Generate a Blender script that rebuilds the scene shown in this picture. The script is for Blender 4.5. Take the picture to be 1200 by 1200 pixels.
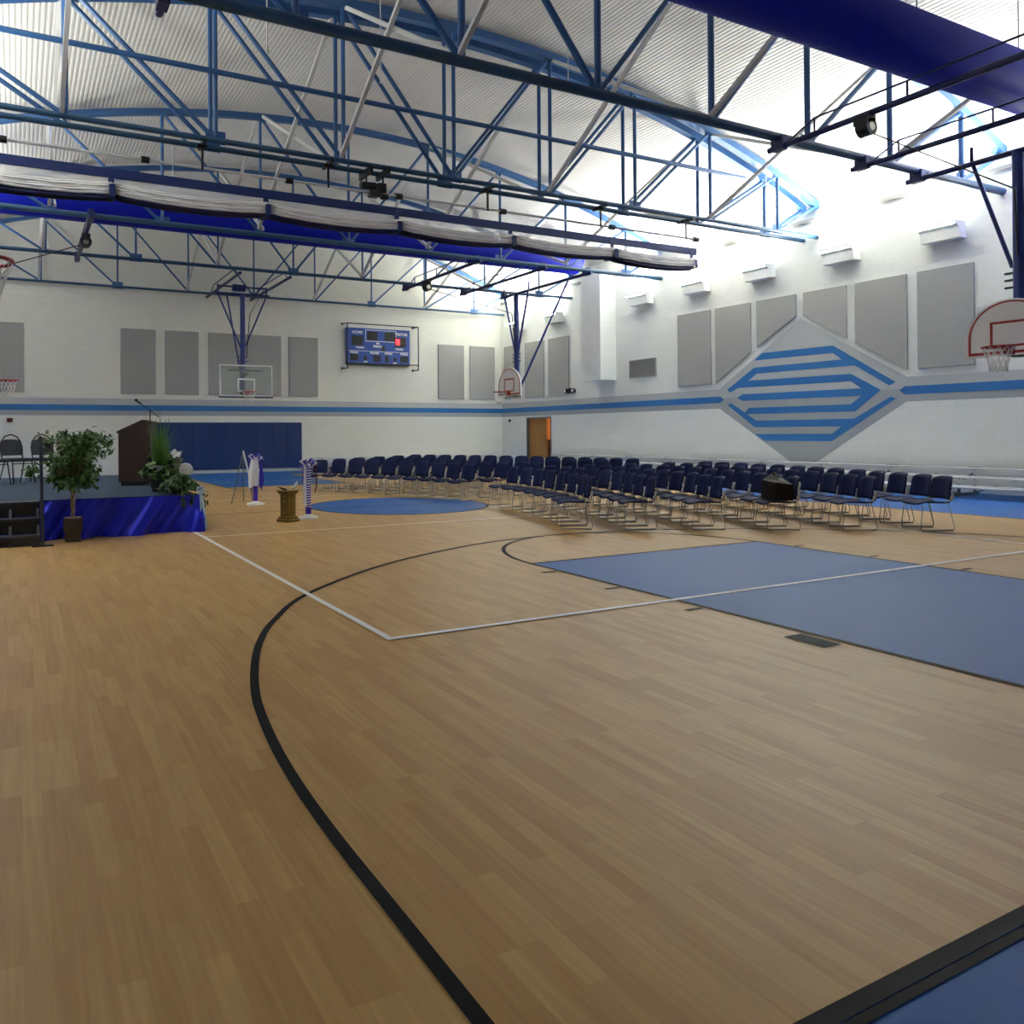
import bpy, math, random
from mathutils import Vector, Matrix
random.seed(7)
PI = math.pi
for o in list(bpy.data.objects): bpy.data.objects.remove(o)
COL = bpy.context.scene.collection
SC = bpy.context.scene

# ------------------------------------------------------------------ camera
CAMP = Vector((-6.9847, -1.27, 1.4762)); YAW, PIT, ROL, FPX, CX, CY = 0.4556, 0.0061, -0.0067, 900.27, 461.89, 502.14
fw = Vector((math.sin(YAW)*math.cos(PIT), math.cos(YAW)*math.cos(PIT), math.sin(PIT)))
r0 = Vector((math.cos(YAW), -math.sin(YAW), 0)); u0 = r0.cross(fw)
rr = r0*math.cos(ROL)+u0*math.sin(ROL); uu = -r0*math.sin(ROL)+u0*math.cos(ROL)
cam_d = bpy.data.cameras.new('camera'); cam = bpy.data.objects.new('camera', cam_d); COL.objects.link(cam)
cam.matrix_world = Matrix(((rr.x, uu.x, -fw.x, CAMP.x), (rr.y, uu.y, -fw.y, CAMP.y), (rr.z, uu.z, -fw.z, CAMP.z), (0, 0, 0, 1)))
cam_d.sensor_width = 36; cam_d.lens = FPX/1200*36
cam_d.shift_x = (600-CX)/1200; cam_d.shift_y = (CY-600)/1200
cam_d.clip_start = .05; cam_d.clip_end = 200
SC.camera = cam
# ------------------------------------------------------------------ world, exposure
w = bpy.data.worlds.new('world'); SC.world = w; w.use_nodes = True
w.node_tree.nodes['Background'].inputs[0].default_value = (.75, .82, 1, 1)
w.node_tree.nodes['Background'].inputs[1].default_value = .3
SC.view_settings.view_transform = 'Standard'; SC.view_settings.look = 'None'
SC.view_settings.gamma = 1; SC.view_settings.use_curve_mapping = False
SC.view_settings.exposure = 2.02
SC.cycles.max_bounces = 10; SC.cycles.diffuse_bounces = 7
LAMP_W = 100.0; LAMP_COL = (.99, 1, .93)
UPLIGHT_V = [9.3, 11.8, 14.3, 16.65, 19.1, 23.95, 26.6, 6.8, 4.3]

# ------------------------------------------------------------------ helpers
def tag(o, label, cat, group=None, kind=None):
    o['label'] = label
    if cat: o['category'] = cat
    if group: o['group'] = group
    if kind: o['kind'] = kind
    return o
def thing(name, label, cat, loc=(0, 0, 0), rz=0, group=None):
    o = bpy.data.objects.new(name, None); COL.objects.link(o); o.empty_display_size = .2
    o.location = loc; o.rotation_euler = (0, 0, rz)
    return tag(o, label, cat, group)
class MB:
    def __init__(s): s.v = []; s.f = []; s.m = []; s.sm = []; s.mi = 0
    def add(s, vs, fs, smooth=False):
        b = len(s.v); s.v += [tuple(p) for p in vs]
        for f in fs: s.f.append(tuple(b+i for i in f)); s.m.append(s.mi); s.sm.append(smooth)
        return s
    def box(s, a, b):
        x0, y0, z0 = a; x1, y1, z1 = b
        return s.add([(x0,y0,z0),(x1,y0,z0),(x1,y1,z0),(x0,y1,z0),(x0,y0,z1),(x1,y0,z1),(x1,y1,z1),(x0,y1,z1)],
                     [(0,3,2,1),(4,5,6,7),(0,1,5,4),(1,2,6,5),(2,3,7,6),(3,0,4,7)])
    def cbox(s, c, d): return s.box([c[i]-d[i]/2 for i in range(3)], [c[i]+d[i]/2 for i in range(3)])
    def frame(s, d):
        d = d.normalized(); a = Vector((0, 0, 1)) if abs(d.z) < .95 else Vector((1, 0, 0))
        x = d.cross(a).normalized(); return x, d.cross(x).normalized()*-1
    def tube(s, p, q, r, n=8, r2=None):
        p = Vector(p); q = Vector(q); x, y = s.frame(q-p); r2 = r if r2 is None else r2; vs = []
        for c, R in ((p, r), (q, r2)):
            for i in range(n):
                t = 2*PI*(i+.5)/n; vs.append(c+x*R*math.cos(t)+y*R*math.sin(t))
        fs = [(i, (i+1) % n, n+(i+1) % n, n+i) for i in range(n)]
        s.add(vs, fs, n > 4); s.add(vs[:n], [tuple(range(n))[::-1]]); s.add(vs[n:], [tuple(range(n))]); return s
    def bar(s, p, q, w, h):
        p = Vector(p); q = Vector(q); x, y = s.frame(q-p); vs = []
        for c in (p, q):
            for a, b in ((-1,-1),(1,-1),(1,1),(-1,1)): vs.append(c+x*w/2*a+y*h/2*b)
        return s.add(vs, [(0,1,5,4),(1,2,6,5),(2,3,7,6),(3,0,4,7),(3,2,1,0),(4,5,6,7)])
    def path(s, pts, r, n=6, closed=False):
        pts = [Vector(p) for p in pts]; N = len(pts); vs = []; px_ = None
        for i, p in enumerate(pts):
            a = pts[(i-1) % N] if (closed or i) else p; b = pts[(i+1) % N] if (closed or i < N-1) else p
            d = (b-a).normalized()
            if px_ is None: x, y = s.frame(d)
            else:
                x = (px_-d*px_.dot(d)).normalized(); y = d.cross(x)
            px_ = x; R = r[i] if isinstance(r, (list, tuple)) else r
            for k in range(n):
                t = 2*PI*k/n; vs.append(p+x*R*math.cos(t)+y*R*math.sin(t))
        fs = []
        for i in range(N if closed else N-1):
            j = (i+1) % N
            for k in range(n): fs.append((i*n+k, i*n+(k+1) % n, j*n+(k+1) % n, j*n+k))
        if not closed: fs += [tuple(range(n))[::-1], tuple((N-1)*n+k for k in range(n))]
        return s.add(vs, fs, True)
    def lathe(s, prof, c=(0, 0, 0), n=20):
        vs = []
        for R, z in prof:
            for i in range(n): vs.append((c[0]+R*math.cos(2*PI*i/n), c[1]+R*math.sin(2*PI*i/n), c[2]+z))
        fs = [(i*n+k, i*n+(k+1) % n, (i+1)*n+(k+1) % n, (i+1)*n+k) for i in range(len(prof)-1) for k in range(n)]
        s.add(vs, fs, True); s.add(vs[:n], [tuple(range(n))[::-1]]); s.add(vs[-n:], [tuple(range(n))]); return s
    def prism(s, poly, off):          # poly: 3D outline, off: extrusion vector
        off = Vector(off); a = [Vector(p) for p in poly]; n = len(a)
        s.add(a+[p+off for p in a], [tuple(range(n))[::-1], tuple(range(n, 2*n))]+[(i, (i+1) % n, n+(i+1) % n, n+i) for i in range(n)]); return s
    def ball(s, c, r, n=10, sc=(1, 1, 1)):
        prof = [(max(1e-4, r*math.sin(PI*i/n)), -r*math.cos(PI*i/n)) for i in range(n+1)]
        vs = []; m = n+2
        for R, z in prof:
            for i in range(m): vs.append((c[0]+sc[0]*R*math.cos(2*PI*i/m), c[1]+sc[1]*R*math.sin(2*PI*i/m), c[2]+sc[2]*z))
        return s.add(vs, [(i*m+k, i*m+(k+1) % m, (i+1)*m+(k+1) % m, (i+1)*m+k) for i in range(n) for k in range(m)], True)
    def build(s, name, mats, parent=None, loc=None):
        me = bpy.data.meshes.new(name); me.from_pydata(s.v, [], s.f); 
        for m in (mats if isinstance(mats, (list, tuple)) else [mats]): me.materials.append(m)
        me.polygons.foreach_set('material_index', s.m); me.polygons.foreach_set('use_smooth', s.sm); me.update()
        import bmesh
        bm = bmesh.new(); bm.from_mesh(me); bmesh.ops.recalc_face_normals(bm, faces=bm.faces); bm.to_mesh(me); bm.free()
        o = bpy.data.objects.new(name, me); COL.objects.link(o)
        if parent: o.parent = parent
        if loc: o.location = loc
        return o
def bev(o, w=.01, seg=2):
    m = o.modifiers.new('bevel', 'BEVEL'); m.width = w; m.segments = seg; m.limit_method = 'ANGLE'; return o
def struct(o, label=None):
    o['kind'] = 'structure'
    if label: o['label'] = label
    return o
def dup(o, parent=None):
    c = o.copy(); COL.objects.link(c)
    if parent: c.parent = parent
    for ch in [x for x in bpy.data.objects if x.parent == o]:
        dup(ch, c)
    return c
def lin(c): return tuple((x/12.92 if x <= .04045 else ((x+.055)/1.055)**2.4) for x in (v/255 for v in c))+(1,)
def mat(name, rgb, rough=.5, metal=0, bump=None, var=0, vscale=8, emit=None, coat=0, alpha=None, spec=None):
    m = bpy.data.materials.new(name); m.use_nodes = True; nt = m.node_tree; b = nt.nodes['Principled BSDF']
    c = lin(rgb); b.inputs['Base Color'].default_value = c; b.inputs['Roughness'].default_value = rough; b.inputs['Metallic'].default_value = metal
    if coat: b.inputs['Coat Weight'].default_value = coat; b.inputs['Coat Roughness'].default_value = .15
    if spec is not None: b.inputs['Specular IOR Level'].default_value = spec
    tc = nt.nodes.new('ShaderNodeTexCoord')
    if var:
        n = nt.nodes.new('ShaderNodeTexNoise'); n.inputs['Scale'].default_value = vscale; n.inputs['Detail'].default_value = 5
        mx = nt.nodes.new('ShaderNodeMix'); mx.data_type = 'RGBA'
        mx.inputs[6].default_value = tuple(max(0, x*(1-var)) for x in c[:3])+(1,); mx.inputs[7].default_value = tuple(min(1, x*(1+var)) for x in c[:3])+(1,)
        nt.links.new(tc.outputs['Object'], n.inputs['Vector']); nt.links.new(n.outputs['Fac'], mx.inputs[0]); nt.links.new(mx.outputs[2], b.inputs['Base Color'])
    if bump:
        n2 = nt.nodes.new('ShaderNodeTexNoise'); n2.inputs['Scale'].default_value = bump[0]; n2.inputs['Detail'].default_value = 4
        bp = nt.nodes.new('ShaderNodeBump'); bp.inputs['Strength'].default_value = bump[1]; bp.inputs['Distance'].default_value = .01
        nt.links.new(tc.outputs['Object'], n2.inputs['Vector']); nt.links.new(n2.outputs['Fac'], bp.inputs['Height']); nt.links.new(bp.outputs['Normal'], b.inputs['Normal'])
    if emit:
        b.inputs['Emission Color'].default_value = c; b.inputs['Emission Strength'].default_value = emit
    if alpha is not None: b.inputs['Alpha'].default_value = alpha
    return m
def block_mat(name, rgb, axes):
    m = mat(name, rgb, .55); nt = m.node_tree; b = nt.nodes['Principled BSDF']; N = nt.nodes.new; L = nt.links.new
    g = N('ShaderNodeNewGeometry'); sp = N('ShaderNodeSeparateXYZ'); cb = N('ShaderNodeCombineXYZ'); L(g.outputs['Position'], sp.inputs[0])
    L(sp.outputs[axes[0]], cb.inputs[0]); L(sp.outputs[axes[1]], cb.inputs[1])
    br = N('ShaderNodeTexBrick'); L(cb.outputs[0], br.inputs['Vector']); br.inputs['Scale'].default_value = 1
    br.inputs['Brick Width'].default_value = .4064; br.inputs['Row Height'].default_value = .2032; br.inputs['Mortar Size'].default_value = .006; br.inputs['Mortar Smooth'].default_value = .6
    c = lin(rgb); br.inputs['Color1'].default_value = c; br.inputs['Color2'].default_value = tuple(x*.97 for x in c[:3])+(1,); br.inputs['Mortar'].default_value = tuple(x*.86 for x in c[:3])+(1,)
    L(br.outputs['Color'], b.inputs['Base Color'])
    bp = N('ShaderNodeBump'); bp.inputs['Strength'].default_value = .5; bp.inputs['Distance'].default_value = .004; bp.invert = True
    L(br.outputs['Fac'], bp.inputs['Height']); L(bp.outputs['Normal'], b.inputs['Normal'])
    return m
def wood_floor():
    m = mat('maple_floor', (200, 160, 110), .42); nt = m.node_tree; b = nt.nodes['Principled BSDF']; N = nt.nodes.new; L = nt.links.new
    g = N('ShaderNodeNewGeometry'); sp = N('ShaderNodeSeparateXYZ'); cb = N('ShaderNodeCombineXYZ'); L(g.outputs['Position'], sp.inputs[0])
    L(sp.outputs[1], cb.inputs[0]); L(sp.outputs[0], cb.inputs[1])
    br = N('ShaderNodeTexBrick'); L(cb.outputs[0], br.inputs['Vector']); br.inputs['Scale'].default_value = 1; br.offset = .37; br.offset_frequency = 3
    br.inputs['Brick Width'].default_value = .56; br.inputs['Row Height'].default_value = .075; br.inputs['Mortar Size'].default_value = .0004; br.inputs['Mortar Smooth'].default_value = .3; br.inputs['Bias'].default_value = -.1
    br.inputs['Color1'].default_value = lin((196, 158, 98)); br.inputs['Color2'].default_value = lin((180, 139, 81)); br.inputs['Mortar'].default_value = lin((172, 132, 76))
    mp = N('ShaderNodeMapping'); mp.inputs['Scale'].default_value = (1.2, 26, 1); L(cb.outputs[0], mp.inputs[0])
    n = N('ShaderNodeTexNoise'); n.inputs['Scale'].default_value = 1.6; n.inputs['Detail'].default_value = 7; n.inputs['Roughness'].default_value = .62; L(mp.outputs[0], n.inputs['Vector'])
    cr = N('ShaderNodeValToRGB'); cr.color_ramp.elements[0].position = .3; cr.color_ramp.elements[0].color = (.80, .76, .70, 1); cr.color_ramp.elements[1].position = .68; cr.color_ramp.elements[1].color = (1.06, 1.06, 1.06, 1); L(n.outputs['Fac'], cr.inputs[0])
    mx = N('ShaderNodeMix'); mx.data_type = 'RGBA'; mx.blend_type = 'MULTIPLY'; mx.inputs[0].default_value = .85; L(br.outputs['Color'], mx.inputs[6]); L(cr.outputs[0], mx.inputs[7])
    L(mx.outputs[2], b.inputs['Base Color'])
    n3 = N('ShaderNodeTexNoise'); n3.inputs['Scale'].default_value = 60; L(cb.outputs[0], n3.inputs['Vector'])
    bp = N('ShaderNodeBump'); bp.inputs['Strength'].default_value = .12; bp.inputs['Distance'].default_value = .003; L(n3.outputs['Fac'], bp.inputs['Height']); L(bp.outputs['Normal'], b.inputs['Normal'])
    b.inputs['Specular IOR Level'].default_value = .36
    return m

M = dict(
 wood=wood_floor(),
 blue_floor=mat('blue_court_paint', (24, 88, 160), .48, var=.07, vscale=30, bump=(60, .1), spec=.25),
 black_line=mat('black_court_line', (6, 7, 9), .6, spec=.15), dark_line=mat('dark_court_line', (34, 30, 32), .6, spec=.15),
 white_line=mat('white_court_line', (235, 235, 235), .4),
 wallx=block_mat('painted_block_side', (226, 228, 222), (1, 2)), wally=block_mat('painted_block_end', (226, 226, 214), (0, 2)),
 stripe_blue=mat('stripe_blue', (40, 110, 172), .5, var=.03), stripe_grey=mat('stripe_grey', (158, 163, 165), .5, var=.03),
 deck=mat('roof_deck', (204, 203, 199), .6), trimgrey=mat('trim_grey', (150, 150, 147), .5), white=mat('white_paint', (235, 235, 232), .45),
 steel=mat('blue_steel', (50, 92, 142), .4), steel_dk=mat('deep_blue_steel', (38, 78, 150), .35),
 chord=mat('teal_steel_chord', (42, 80, 112), .4), runner=mat('navy_steel', (22, 34, 92), .35), mast=mat('royal_blue_steel', (30, 48, 122), .35), black=mat('black_metal', (22, 22, 24), .45),
 brace=mat('brace_grey', (205, 205, 203), .45), duct=mat('duct_blue', (10, 26, 168), .6, spec=.2), ductcap=mat('duct_cap', (24, 40, 150), .5),
 curtain_blue=mat('curtain_blue', (22, 44, 104), .6), curtain_navy=mat('curtain_navy', (14, 22, 70), .6, bump=(6, .3)),
 curtain_white=mat('curtain_white', (232, 230, 228), .55, bump=(5, .3)), curtain_mesh=mat('curtain_mesh', (238, 236, 238), .6, alpha=.5),
 panel=mat('acoustic_panel', (160, 160, 156), .9, bump=(180, .6), var=.1, vscale=60), pad=mat('wall_pad', (8, 46, 104), .5),
 chrome=mat('brushed_chrome', (176, 170, 160), .3, .7), alu=mat('bleacher_aluminium', (205, 208, 210), .35, .5), galv=mat('galvanised_frame', (120, 122, 124), .5, .4),
 navy=mat('navy_plastic', (31, 40, 80), .65, spec=.14), red=mat('rim_red', (158, 14, 20), .4), board=mat('fan_board_white', (238, 238, 242), .4),
 net=mat('net_white', (235, 235, 235), .8), stage=mat('stage_carpet', (40, 60, 82), .95, bump=(200, .5), var=.12, vscale=60),
 satin=mat('royal_satin', (24, 36, 196), .28, .35, bump=(9, .9)), satin_dk=mat('satin_hem', (12, 12, 90), .5), pale=mat('pale_blue_satin', (196, 222, 244), .4),
 walnut=mat('dark_walnut', (52, 30, 20), .55, var=.35, vscale=5), terracotta=mat('basket_brown', (60, 44, 26), .7, bump=(90, .9)),
 bark=mat('bark', (132, 112, 92), .85, bump=(40, .6)), leaf=mat('leaf_green', (56, 92, 14), .45, var=.55, vscale=14), leaf2=mat('leaf_variegated', (64, 92, 46), .5, var=.55, vscale=30),
 fern=mat('grass_green', (70, 122, 34), .55, var=.3), flower=mat('white_petal', (236, 236, 236), .6), gold=mat('antique_gold', (126, 104, 46), .35, .7, bump=(30, .8)),
 purple=mat('purple_ribbon', (62, 40, 176), .35), white_ribbon=mat('white_ribbon', (230, 232, 244), .4), bag=mat('black_leather', (8, 6, 8), .6, bump=(60, .4), spec=.2), bagred=mat('maroon_lining', (92, 16, 20), .5),
 door=mat('oak_door', (168, 116, 50), .45, var=.15, vscale=6), corridor=mat('corridor_orange', (170, 112, 62), .7), vent=mat('vent_grey', (110, 112, 112), .5, .3),
 sb=mat('scoreboard_blue', (26, 72, 160), .4), sbk=mat('scoreboard_black', (14, 16, 18), .5), redlamp=mat('red_led', (255, 40, 50), .5, emit=2.2), greyblk=mat('dark_grey_vinyl', (44, 48, 58), .5), firered=mat('fire_red', (96, 26, 16), .5),
)
_nt = M['curtain_mesh'].node_tree; _b = _nt.nodes['Principled BSDF']; _tr = _nt.nodes.new('ShaderNodeBsdfTranslucent'); _tr.inputs[0].default_value = (.9, .9, .9, 1)
_tp = _nt.nodes.new('ShaderNodeBsdfTransparent'); _m1 = _nt.nodes.new('ShaderNodeMixShader'); _m2 = _nt.nodes.new('ShaderNodeMixShader'); _b.inputs['Alpha'].default_value = 1
_m1.inputs[0].default_value = .5; _m2.inputs[0].default_value = .42; _o = _nt.nodes['Material Output']
_nt.links.new(_b.outputs[0], _m1.inputs[1]); _nt.links.new(_tr.outputs[0], _m1.inputs[2]); _nt.links.new(_m1.outputs[0], _m2.inputs[1]); _nt.links.new(_tp.outputs[0], _m2.inputs[2]); _nt.links.new(_m2.outputs[0], _o.inputs[0])
gl = mat('backboard_glass', (190, 205, 195), .08); gl.node_tree.nodes['Principled BSDF'].inputs['Alpha'].default_value = .25; M['glass'] = gl

# ------------------------------------------------------------------ room
UL, UR, VN, VF = -10.35, 12.85, -3.6, 28.0
UC = 1.25
def arch(u, top=10.15):
    return top-30.4+math.sqrt(30.4**2-(u-UC)**2)
fl = struct(MB().box((UL-.2, VN-.2, -.12), (UR+.2, VF+.2, 0)).build('floor', M['blue_floor']))
def quad(name, pts, z, m, par=fl):
    return MB().add([(p[0], p[1], z) for p in pts], [tuple(range(len(pts)))]).build(name, m, par)
def rect(name, u0_, v0_, u1_, v1_, z, m): return quad(name, [(u0_, v0_), (u1_, v0_), (u1_, v1_), (u0_, v1_)], z, m)
def ribbon(name, pts, wd, z, m):
    vs = []
    for i, p in enumerate(pts):
        a = pts[max(0, i-1)]; b = pts[min(len(pts)-1, i+1)]; d = Vector((b[0]-a[0], b[1]-a[1])).normalized(); n = Vector((-d.y, d.x))*wd/2
        vs += [(p[0]+n.x, p[1]+n.y, z), (p[0]-n.x, p[1]-n.y, z)]
    return MB().add(vs, [(2*i, 2*i+1, 2*i+3, 2*i+2) for i in range(len(pts)-1)]).build(name, m, fl)
HW = 7.75
rect('wood_court', -HW, 0, HW, 25.6, .002, M['wood'])
for s in (1, -1):                      # boundary lines
    ribbon('sideline', [(s*HW, 0), (s*HW, 25.6)], .05, .004, M['black_line'])
ribbon('baseline', [(-HW, -.005), (HW, -.005)], .05, .004, M['black_line'])
rect('seam_strip', -HW, -.062, HW, -.034, .004, M['black_line'])
ribbon('baseline', [(-HW, 25.6), (HW, 25.6)], .05, .004, M['black_line'])
def end_marks(vf):
    V = lambda v: vf(v)
    a = [(-1.83, V(0.03)), (1.83, V(0.03)), (1.83, V(5.79)), (-1.83, V(5.79))]
    quad('key_area', a, .005, M['blue_floor'])
    for s in (-1, 1): ribbon('lane_line', [(s*1.83, V(0)), (s*1.83, V(5.81))], .05, .007, M['dark_line'])
    ribbon('free_throw_line', [(-1.855, V(5.79)), (1.855, V(5.79))], .05, .007, M['dark_line'])
    ribbon('free_throw_circle', [(1.82*math.cos(t*PI/60), V(5.79+1.82*math.sin(t*PI/60))) for t in range(61)], .05, .0065, M['dark_line'])
    raw = [(-5.95, -.6), (-5.95, .02), (-5.95, .8), (-5.95, 1.4), (-5.93, 1.9), (-5.88, 2.4), (-5.79, 2.95), (-5.63, 3.54), (-5.44, 4.07), (-5.17, 4.61), (-4.61, 5.42), (-3.45, 6.42), (-2.25, 7.08), (-1.2, 7.46), (0, 7.6)]
    raw = raw+[(-a, b) for a, b in raw[-2::-1]]; pts = []
    for q in range(1, len(raw)-2):
        p0, p1, p2, p3 = raw[q-1:q+3]
        for h in range(6):
            x = h/6; pts.append(tuple(.5*(2*p1[c]+(p2[c]-p0[c])*x+(2*p0[c]-5*p1[c]+4*p2[c]-p3[c])*x*x+(3*p1[c]-p0[c]-3*p2[c]+p3[c])*x**3) for c in (0, 1)))
    pts = [(a, V(b)) for a, b in pts+[raw[-2]]]
    ribbon('three_point_line', pts, .052, .0062, M['black_line'])
    for s in (-1, 1):
        for v in (3.35, 4.32, 5.28): ribbon('lane_mark', [(s*1.88, V(v)), (s*2.06, V(v))], .05, .007, M['dark_line'])
        quad('lane_block', [(s*1.90, V(2.13)), (s*2.09, V(2.13)), (s*2.09, V(2.44)), (s*1.90, V(2.44))], .007, M['black_line'])
end_marks(lambda v: v); end_marks(lambda v: 25.6-v)
quad('center_circle', [(1.83*math.cos(t*PI/48), 12.8+1.83*math.sin(t*PI/48)) for t in range(96)], .005, M['dark_line'])
quad('center_circle_field', [(1.78*math.cos(t*PI/48), 12.8+1.78*math.sin(t*PI/48)) for t in range(96)], .006, M['blue_floor'])
ribbon('centre_line', [(-HW, 12.8), (HW, 12.8)], .05, .008, M['dark_line'])
for s in (-1, 1): ribbon('volleyball_sideline', [(s*4.6, 3.66), (s*4.6, 21.94)], .055, .009, M['white_line'])
for v in (3.685, 9.8, 15.8, 21.92): ribbon('volleyball_line', [(-4.6, v), (4.6, v)], .05, .0095, M['white_line'])

# walls
def arched_wall(name, v0_, v1_, m):
    n = 40; poly = [(UL, v0_, 0), (UR, v0_, 0)]+[(UR+(UL-UR)*i/n, v0_, arch(UR+(UL-UR)*i/n)+.05) for i in range(n+1)]
    return struct(MB().prism(poly, (0, v1_-v0_, 0)).build(name, m))
wf = arched_wall('wall_far', VF, VF+.2, M['wally']); arched_wall('wall_near', VN-.2, VN, M['wally'])
WT = arch(UR)
DV0, DV1, DZ = 24.42, 26.15, 2.12
wr = struct(MB().box((UR, VN-.2, 0), (UR+.2, DV0, WT)).box((UR, DV1, 0), (UR+.2, VF+.2, WT)).box((UR, DV0, DZ), (UR+.2, DV1, WT)).build('wall_right', M['wallx']))
struct(MB().box((UL-.2, VN-.2, 0), (UL, VF+.2, arch(UL))).build('wall_left', M['wallx']))
# corrugated arched deck, ribs running the length of the hall
prof = []; per = .10; k = 0; s_ = UL-.2
while s_ < UR+.2:
    for du, h in ((0, 0), (.045, 0), (.055, .006), (.09, .006)):
        uu_ = min(s_+du, UR+.2); prof.append((uu_, arch(uu_)+h))
    s_ += per
mb = MB(); n = len(prof); vs = [(p[0], VN-.2, p[1]) for p in prof]+[(p[0], VF+.2, p[1]) for p in prof]
mb.add(vs, [(i, i+1, n+i+1, n+i) for i in range(n-1)])
mb.add([(p[0], v, arch(p[0])+.12) for v in (VN-.2, VF+.2) for p in prof], [(i, i+1, n+i+1, n+i) for i in range(n-1)])
struct(mb.build('ceiling', M['deck']))
struct(MB().box((UR-.07, VN, 7.28), (UR-.001, VF, 7.36)).build('trim_1', M['trimgrey']))
struct(MB().box((UL+.001, VN, 7.28), (UL+.07, VF, 7.36)).build('trim_2', M['trimgrey']))
struct(MB().box((3.25, VF-.012, .0), (UR, VF-.001, .1)).build('baseboard_far', M['stripe_grey']))
# painted bands
ZB, ZT, ZB1, ZB2 = 2.18, 2.79, 2.355, 2.56
M['stripe_light'] = mat('stripe_light_grey', (178, 182, 182), .5, var=.03)
for nm, z0, z1, m_ in (('painted_band', ZB, ZB1+.01, 'stripe_grey'), ('painted_band', ZB2-.01, ZT, 'stripe_light'), ('painted_stripe', ZB1, ZB2, 'stripe_blue')):
    MB().box((UL, VF-(.006 if 'stripe' in nm else .004), z0), (UR, VF-.001, z1)).build(nm, M[m_], wf)
def wp(name, pts, d, m, t=.002):        # polygon painted on the right wall, pts (v, z)
    return MB().prism([(UR-d, v, z) for v, z in pts], (t, 0, 0)).build(name, m, wr)
wp('painted_band', [(15.5, ZB), (VF, ZB), (VF, 2.45), (15.5, 2.45)], .004, M['stripe_grey'])
wp('painted_band', [(VN, ZB), (10.6, ZB), (10.6, 2.45), (VN, 2.45)], .004, M['stripe_grey'])
wp('painted_band', [(15.5, 2.46), (VF, 2.46), (VF, ZT), (15.5, ZT)], .004, M['stripe_light'])
wp('painted_band', [(VN, 2.46), (10.6, 2.46), (10.6, ZT), (VN, ZT)], .004, M['stripe_light'])
wp('painted_diamond_top', [(15.93, 2.79), (13.12, 4.64), (10.25, 2.79), (10.25, 2.5), (15.93, 2.5)], .006, M['stripe_light'])
wp('painted_diamond_base', [(15.93, 2.5), (10.25, 2.5), (10.25, 2.19), (12.75, .55), (13.42, .55), (15.93, 2.19)], .006, M['stripe_grey'])
for poly in ([(14.64,3.58),(14.36,3.78),(12.16,3.77),(10.52,2.68),(10.67,2.60),(11.56,3.18),(14.55,3.18),(14.85,2.99),(11.67,2.97),(10.89,2.5),(11.57,1.97),(15.04,1.98),(14.84,2.17),(11.68,2.16),(11.4,2.37),(15.07,2.39),(15.25,2.49),(15.07,2.59),(11.4,2.57),(11.67,2.77),(15.2,2.79),(15.52,2.66),(15.63,2.76),(14.64,3.37),(11.91,3.37),(12.17,3.57)],
             [(15.62,2.28),(15.49,2.34),(14.59,1.78),(11.6,1.78),(10.64,2.32),(10.52,2.26),(12.22,1.18),(14.32,1.18),(14.64,1.38),(12.21,1.38),(11.95,1.58),(14.64,1.58)],
             [(15.75,2.46),(15.9,ZB2),(VF,ZB2),(VF,ZB1),(15.9,ZB1)], [(10.43,2.46),(10.3,ZB2),(VN,ZB2),(VN,ZB1),(10.3,ZB1)]):
    wp('painted_stripe', poly, .0085, M['stripe_blue'])

# doorway in the right wall, near the far corner
d = struct(MB().box((UR-.01, DV1-.06, 0), (UR+.22, DV1, DZ)).box((UR-.01, DV0, 0), (UR+.22, DV0+.06, DZ)).box((UR-.01, DV0, DZ-.06), (UR+.22, DV1, DZ)).build('trim_3', M['vent']))
t = bpy.data.objects.new('door_1', None); COL.objects.link(t); struct(t, 'light oak double door standing open in the far right doorway'); t.location = (UR+.12, DV1-.06, 0)
MB().box((-.02, -1.22, .01), (.025, 0, DZ-.07)).build('door_leaf', M['door'], t)
MB().box((-.03, -1.2, .0), (-.02, -.02, .25)).build('kick_plate', M['chrome'], t)
MB().tube((-.06, -1.1, 1.02), (-.06, -1.1, 1.25), .012).box((-.06,-1.11,1.03),(-.02,-1.09,1.05)).build('door_handle', M['chrome'], t)
struct(MB().box((UR+.2, DV0-1.2, -.1), (UR+3, DV1+.5, 0)).box((UR+.2, DV0-1.2, 2.6), (UR+3, DV1+.5, 2.7)).build('floor_corridor', M['trimgrey']))
struct(MB().box((UR+2.9, DV0-1.2, 0), (UR+3, DV1+.5, 2.6)).build('wall_corridor', M['corridor']))
struct(MB().box((UR+.2, DV1+.4, 0), (UR+3, DV1+.5, 2.6)).box((UR+.2, DV0-1.2, 0), (UR+3, DV0-1.1, 2.6)).build('wall_corridor_end', M['corridor']))
bx = MB().box((UR+.9, DV1-.1, 0), (UR+2.3, DV1+.35, 1.15)).build('corridor_bin', M['black']); tag(bx, 'black cabinet seen through the open doorway', 'cabinet')
ld = bpy.data.lights.new('corridor_light', 'AREA'); ld.energy = 22; ld.size = .8; ld.color = (1, .7, .4)
lo = bpy.data.objects.new('corridor_light', ld); COL.objects.link(lo); lo.location = (UR+1.6, DV0+.3, 2.58); tag(lo, 'warm ceiling light in the corridor behind the doorway', 'light')

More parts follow.
